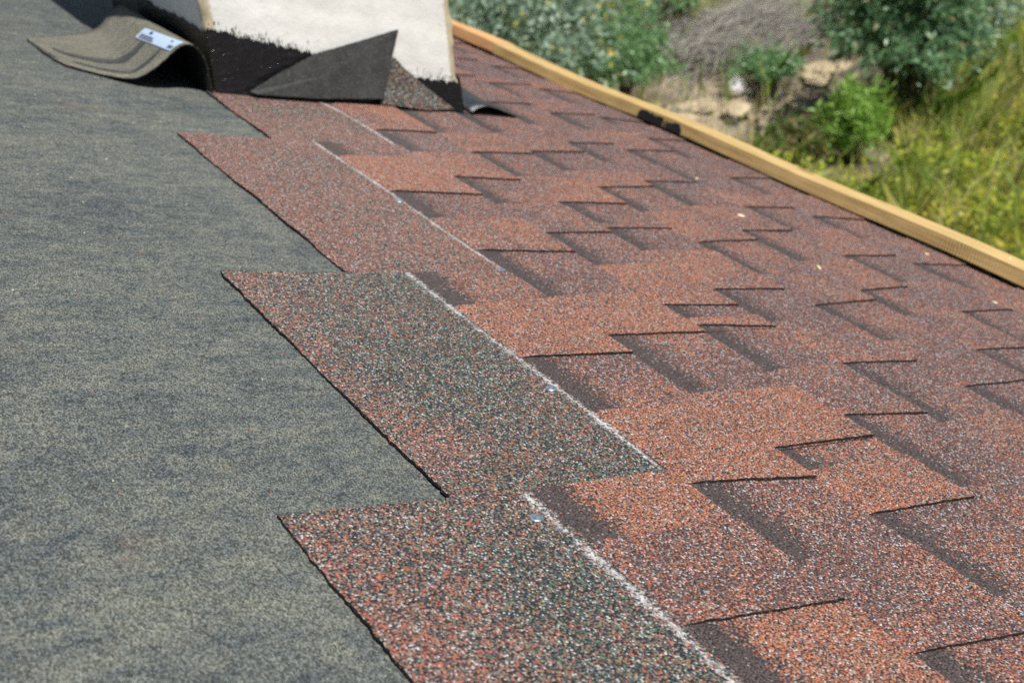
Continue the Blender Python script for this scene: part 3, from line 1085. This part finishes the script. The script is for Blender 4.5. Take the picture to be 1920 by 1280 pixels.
def leaves_mesh(name, base, axis, length, width, mat, parent):
    """quads bent along their length: base (n,3), axis (n,3) unit, length (n,), width (n,)"""
    n = len(base)
    side = np.cross(axis, unit(n)); side /= np.linalg.norm(side, axis=1)[:, None] + 1e-9
    a = base
    m1 = base + axis * (length * .5)[:, None] + side * (width * .5)[:, None]
    m2 = base + axis * (length * .5)[:, None] - side * (width * .5)[:, None]
    tip = base + axis * length[:, None] + np.array([0, 0, -1.0]) * (length * .12)[:, None]
    V = np.stack([a, m1, tip, m2], 1).reshape(-1, 3)
    me = bpy.data.meshes.new(name)
    me.vertices.add(4 * n); me.vertices.foreach_set('co', V.astype(np.float32).ravel())
    me.loops.add(4 * n); me.loops.foreach_set('vertex_index', np.arange(4 * n, dtype=np.int32))
    me.polygons.add(n); me.polygons.foreach_set('loop_start', np.arange(0, 4 * n, 4, dtype=np.int32))
    me.materials.append(mat)
    me.update(calc_edges=True); me.validate()
    o = bpy.data.objects.new(name, me); col.objects.link(o)
    if parent is not None:
        o.parent = parent
    return o

def tubes(name, paths, mat, parent, sides=5):
    verts, faces = [], []
    for pts, r0, r1 in paths:
        n = len(pts)
        b0 = len(verts)
        for i, p in enumerate(pts):
            d = Vector(pts[min(i + 1, n - 1)]) - Vector(pts[max(i - 1, 0)])
            d.normalize()
            x = d.orthogonal().normalized(); y = d.cross(x)
            r = r0 + (r1 - r0) * i / (n - 1)
            for s in range(sides):
                a = 2 * math.pi * s / sides
                verts.append(Vector(p) + x * (math.cos(a) * r) + y * (math.sin(a) * r))
        for i in range(n - 1):
            for s in range(sides):
                q = b0 + i * sides + s; q2 = b0 + i * sides + (s + 1) % sides
                faces.append((q, q2, q2 + sides, q + sides))
    return mesh_obj(name, verts, faces, [mat], None, parent, smooth=True)

def shrub(name, x, y, rx_, ry_, hgt, nclump, per, llen, lwid, mat, label, cat='shrub', group=None, upright=.35, stems=9, low=.08, spread=.16, vase=0.0):
    root = empty(name, (x, y, GZ))
    tag(root, label, cat, group)
    # clump centres through the volume, denser towards the outside, uneven
    d = unit(nclump)
    d[:, 2] = np.abs(d[:, 2]) * 1.0 - .15
    lob = 1 + .22 * np.sin(d[:, 0] * 5 + x * 3) * np.cos(d[:, 1] * 4 + y * 5 + d[:, 2] * 3)
    rad = rng.uniform(.2, 1.0, nclump) ** .55 * (1 + .24 * rng.normal(size=nclump)) * lob
    cen = np.stack([d[:, 0] * rx_ * rad, d[:, 1] * ry_ * rad, hgt * (low + .5 * (1 - low) + .5 * d[:, 2] * rad)], 1)
    cen[:, 2] = np.clip(cen[:, 2], hgt * low, hgt * 1.15)
    if vase:
        cen[:, :2] *= (1 - vase + vase * 1.35 * np.clip(cen[:, 2:3] / hgt, 0, 1))
    size = spread * rng.uniform(.5, 1.7, nclump) * (rx_ + ry_ + hgt) / 3
    ax0 = d * .8 + unit(nclump) * .5 + np.array([0, 0, upright])
    ax0 /= np.linalg.norm(ax0, axis=1)[:, None]
    idx = np.repeat(np.arange(nclump), per)
    n = len(idx)
    # leaves run along a sprig through the clump
    t = rng.uniform(-1, 1, n)
    base = cen[idx] + ax0[idx] * (t * size[idx])[:, None] + rng.normal(size=(n, 3)) * (size[idx] * .30)[:, None]
    axis = ax0[idx] * .7 + unit(n) * .8
    axis /= np.linalg.norm(axis, axis=1)[:, None]
    ln = llen * rng.uniform(.6, 1.3, n); wd = lwid * rng.uniform(.7, 1.3, n)
    base[:, 2] = np.maximum(base[:, 2], .02)
    leaves_mesh('crown', base, axis, ln, wd, mat, root)
    paths = []
    pick = rng.choice(nclump, min(nclump, stems * 3), replace=False)
    for k in pick:
        c = cen[k]
        f = random.uniform(.0, .25)
        p0 = Vector((c[0] * .12, c[1] * .12, -.05)); p3 = Vector(c)
        pm = p0.lerp(p3, .5) + Vector((random.uniform(-.05, .05), random.uniform(-.05, .05), .12 * hgt))
        paths.append(([p0, p0.lerp(pm, .6), pm, p3], .018 * hgt * random.uniform(.5, 1.0), .003))
    tubes('stems', paths, BARK, root)
    return root

shrub('silvery_shrub', 4.30, 7.25, .95, .85, 1.75, 330, 46, .075, .027, LEAF_BLUE, 'large silvery blue green shrub with yellow flecks behind the battens', spread=.14, low=-.08)
shrub('silvery_shrub', 5.75, 8.55, 1.0, .9, 1.55, 260, 44, .075, .027, LEAF_BLUE, 'pale silvery shrub at the top edge behind the lighter green shrub', spread=.14)
shrub('green_shrub', 5.22, 6.95, .50, .45, 1.0, 190, 48, .050, .018, LEAF_GREEN, 'lighter green feathery shrub standing between silvery shrub and sandy bank', spread=.16, low=-.12)
shrub('dark_shrub', 6.72, 5.20, .62, .50, 1.75, 300, 46, .070, .022, LEAF_DARK, 'tall dark green shrub with hanging sprays amid the grass', spread=.14, low=-.12, vase=.40, upright=.1)
shrub('dark_shrub', 7.85, 5.70, .45, .45, 1.1, 130, 44, .060, .022, LEAF_BLUE, 'greyish green shrub at the top behind the dark shrub', spread=.16, low=-.10, vase=.2)
shrub('small_herb', 6.53, 6.55, .28, .26, .45, 60, 34, .05, .020, LEAF_GREEN, 'small green herb growing out of the bank behind the litter', 'plant', spread=.22, low=-.2)
shrub('bright_weed', 5.98, 5.02, .20, .20, .62, 60, 34, .11, .014, LEAF_WEED, 'bright green upright weed at the foot of the bank', 'plant', upright=2.4, spread=.26, low=-.20)
shrub('rusty_weed', 5.64, 5.30, .26, .24, .34, 80, 38, .050, .018, LEAF_RUST, 'low dark weed with rusty purple heads beside the bright green weed', 'plant', spread=.22, low=-.15, upright=.8)
shrub('green_shrub', 6.95, 8.3, .45, .4, .8, 90, 44, .055, .022, LEAF_GREEN, 'green shrub at the top margin above the grey brushwood', spread=.16)
shrub('rusty_weed', 8.0, 7.2, .22, .2, .45, 46, 38, .05, .02, LEAF_RUST, 'rusty weed at the top margin beside the dark shrub', 'plant', spread=.2)

# grey dry brushwood: arching twigs
def brush(x, y, n, lx, ly, h, label):
    root = empty('dry_brush', (x, y, GZ)); tag(root, label, 'brushwood')
    ps = []
    for k in range(n):
        bx, by = random.uniform(-lx, lx) + random.gauss(0, .12), random.uniform(-ly, ly) + random.gauss(0, .12)
        ang = random.gauss(-.35, .75)
        ln = random.uniform(.5, 1.15)
        z0 = random.uniform(.0, h * .75) * (.45 + .55 * math.sin(bx * 4.3 + 1) * math.cos(by * 5.1 + bx * 2))
        rise = random.uniform(.05, .55) * h
        pts = []
        for s in range(5):
            t = s / 4
            pts.append(Vector((bx + math.cos(ang) * ln * (t - .4), by + math.sin(ang) * ln * (t - .4) + random.uniform(-.03, .03),
                               max(.01, z0 + rise * t * random.choice((.6, 1.0, 1.3)) + random.uniform(-.02, .02)))))
        ps.append((pts, random.uniform(.003, .008), .0015))
    tubes('twigs', ps, TWIG, root, 3)
brush(6.95, 7.50, 1100, .62, .58, .50, 'heap of grey dry brushwood between the shrubs above the bank')

# grass: tall blades, dense away from the bank
def blades(n, xr, yr, keep, hmin, hmax, wid, mat, name, label, tuft=0):
    X = rng.uniform(*xr, n); Y = rng.uniform(*yr, n)
    if tuft:
        c = rng.integers(0, n, tuft); w = rng.integers(0, tuft, n)
        X = X[c][w] + rng.normal(0, .07, n); Y = Y[c][w] + rng.normal(0, .07, n)
    k = np.array([random.random() < keep(x, y) for x, y in zip(X, Y)])
    X, Y = X[k], Y[k]; n = len(X)
    hh = rng.uniform(hmin, hmax, n) * (.75 + .5 * (np.sin(X * 2.3 + 1) * np.cos(Y * 1.9)) ** 2)
    lean = rng.normal(size=(n, 2)) * .28 + np.array([.10, -.05])
    b = np.stack([X, Y, np.full(n, GZ - .03)], 1)
    sd = unit(n); sd[:, 2] = 0; sd /= np.linalg.norm(sd, axis=1)[:, None] + 1e-9
    mid = b + np.stack([lean[:, 0] * hh * .35, lean[:, 1] * hh * .35, hh * .6], 1)
    tip = b + np.stack([lean[:, 0] * hh * 1.25, lean[:, 1] * hh * 1.25, hh], 1)
    w = (wid * rng.uniform(.6, 1.3, n))[:, None]
    V = np.stack([b - sd * w, b + sd * w, mid + sd * w * .8, tip, mid - sd * w * .8], 1).reshape(-1, 3)
    me = bpy.data.meshes.new(name)
    me.vertices.add(5 * n); me.vertices.foreach_set('co', V.astype(np.float32).ravel())
    me.loops.add(5 * n); me.loops.foreach_set('vertex_index', np.arange(5 * n, dtype=np.int32))
    me.polygons.add(n); me.polygons.foreach_set('loop_start', np.arange(0, 5 * n, 5, dtype=np.int32))
    me.materials.append(mat)
    me.update(calc_edges=True); me.validate()
    o = bpy.data.objects.new(name, me); col.objects.link(o)
    tag(o, label, 'grass', None, 'stuff')

def keep_tall(x, y):
    s = sand_zone(x, y)
    if s > .6:
        return .03
    if (x - 5.85) ** 2 + (y - 5.1) ** 2 < .30:
        return .02
    far = min(1.0, max(.22, (y - 3.4) / 1.4 + (x - 6.0) * .35))
    return (1 - s) * far * (.25 + .75 * (.5 + .5 * math.sin(x * 2.7 + y * 1.3) * math.sin(y * 2.1 - x)))
blades(34000, (4.2, 12.5), (1.0, 9.5), keep_tall, .14, .42, .0065, GRASS, 'tall_grass', 'thin yellow green grass below the eave')
blades(26000, (4.4, 10.5), (2.0, 8.5), keep_tall, .25, .62, .0075, STRAW, 'grass_tufts', 'taller straw and green grass tufts below the eave', 1300)
def keep_low(x, y):
    s = sand_zone(x, y)
    if (x - 5.85) ** 2 + (y - 5.1) ** 2 < .22:
        return .15
    return 0.0 if s > .3 else (.95 if y < 5.6 else .5)
nl = 70000
X = rng.uniform(4.0, 11.0, nl); Y = rng.uniform(.5, 8.5, nl)
kk = np.array([random.random() < keep_low(a, b) for a, b in zip(X, Y)])
X, Y = X[kk], Y[kk]; nl = len(X)
mound = .34 * (.5 + .5 * np.sin(X * 5.1 + Y * 2) * np.cos(Y * 4.3 - X)) ** 1.5 + .03 + .05 * np.sin(X * 13) * np.sin(Y * 11) ** 2
B = np.stack([X, Y, GZ + .04 + mound * rng.uniform(.2, 1.0, nl)], 1)
A = unit(nl); A[:, 2] = np.abs(A[:, 2]) * .7 + .15; A /= np.linalg.norm(A, axis=1)[:, None]
lh = leaves_mesh('low_herbs', B, A, .055 * rng.uniform(.6, 1.4, nl), .020 * rng.uniform(.6, 1.4, nl), MOSS, None)
tag(lh, 'low yellow green herbs covering the soil near the house', 'herbs', None, 'stuff')
# dead stalks and twigs strewn over the bank
ps = []
for k in range(900):
    x, y = random.uniform(5.2, 7.8), random.uniform(5.3, 7.6)
    if sand_zone(x, y) < .4 or math.sin(x * 6) * math.cos(y * 5) < -.15:
        continue
    a, ln = random.uniform(0, 6.3), random.uniform(.06, .30)
    z = GZ + .02 + random.uniform(0, .05)
    p = Vector((x, y, z)); d = Vector((math.cos(a) * ln, math.sin(a) * ln, random.uniform(-.02, .10)))
    ps.append(([p, p + d * .5 + Vector((0, 0, .015)), p + d], random.uniform(.002, .005), .0012))
tag(tubes('twig_debris', ps, TWIG, None, 3), 'dead stalks and twigs strewn over the sandy bank', 'twigs', None, 'stuff')

# stones and clods on the bank
def clod_mat():
    g = NT('pale_clod')
    geo = g.n('ShaderNodeNewGeometry')
    n = g.noise(geo.outputs['Position'], 14.0, 6.0, .7)
    return g.set(g.ramp(n, [(.3, (.30, .24, .16)), (.55, (.50, .41, .28)), (.75, (.60, .51, .37))]), .95, .1, g.bump(n, .8, .02))
MAT_CLOD = clod_mat()
def clod(x, y, s):
    import bmesh
    bm = bmesh.new()
    bmesh.ops.create_icosphere(bm, subdivisions=3, radius=1.0)
    ph = [random.uniform(0, 6) for _ in range(6)]
    for v in bm.verts:
        c = v.co.copy()
        k = 1 + .22 * math.sin(c.x * 3 + ph[0]) * math.sin(c.y * 3.4 + ph[1]) + .13 * math.sin(c.z * 6 + ph[2] + c.x * 4) + random.uniform(-.05, .05)
        v.co = Vector((c.x * k * s * 1.25, c.y * k * s, max(-.3, c.z * k) * s * .34))
    me = bpy.data.meshes.new('clod'); bm.to_mesh(me); bm.free()
    me.materials.append(MAT_CLOD)
    o = bpy.data.objects.new('clod', me); col.objects.link(o)
    o.location = (x, y, GZ + .02); o.rotation_euler = (0, 0, random.uniform(0, 6))
    tag(o, 'pale sandy clod lying on the bare bank', 'clod', 'sandy clods on the bank')
for (x, y, s) in ((6.05, 6.35, .11), (6.25, 6.15, .08), (5.85, 6.62, .12), (6.45, 6.02, .09), (7.15, 6.55, .15), (6.98, 6.4, .10), (7.32, 6.5, .12), (5.62, 6.48, .09),
                  (6.05, 6.0, .07), (6.5, 6.2, .06)):
    clod(x, y, s)

# crumpled plastic litter
def litter():
    import bmesh
    bm = bmesh.new()
    bmesh.ops.create_icosphere(bm, subdivisions=4, radius=1.0)
    for v in bm.verts:
        c = v.co.copy()
        k = 1 + .18 * abs(math.sin(c.x * 7 + c.y * 3)) - .15 * abs(math.sin(c.z * 8 + c.x * 5)) + random.uniform(-.03, .03)
        v.co = Vector((c.x * k * .085, c.y * k * .07, c.z * k * .075))
    me = bpy.data.meshes.new('plastic_litter'); bm.to_mesh(me); bm.free()
    g = NT('crumpled_plastic')
    n = g.noise(g.n('ShaderNodeTexCoord').outputs['Object'], 14.0, 4.0)
    g.set(g.ramp(n, [(.38, (.78, .80, .84)), (.56, (.80, .70, .74)), (.68, (.55, .35, .42))]), .4, .4)
    me.materials.append(g.mat)
    o = bpy.data.objects.new('plastic_litter', me); col.objects.link(o)
    o.location = (6.30, 6.65, GZ + .07)
    tag(o, 'crumpled white and pink plastic bag on the sandy bank', 'litter')
litter()
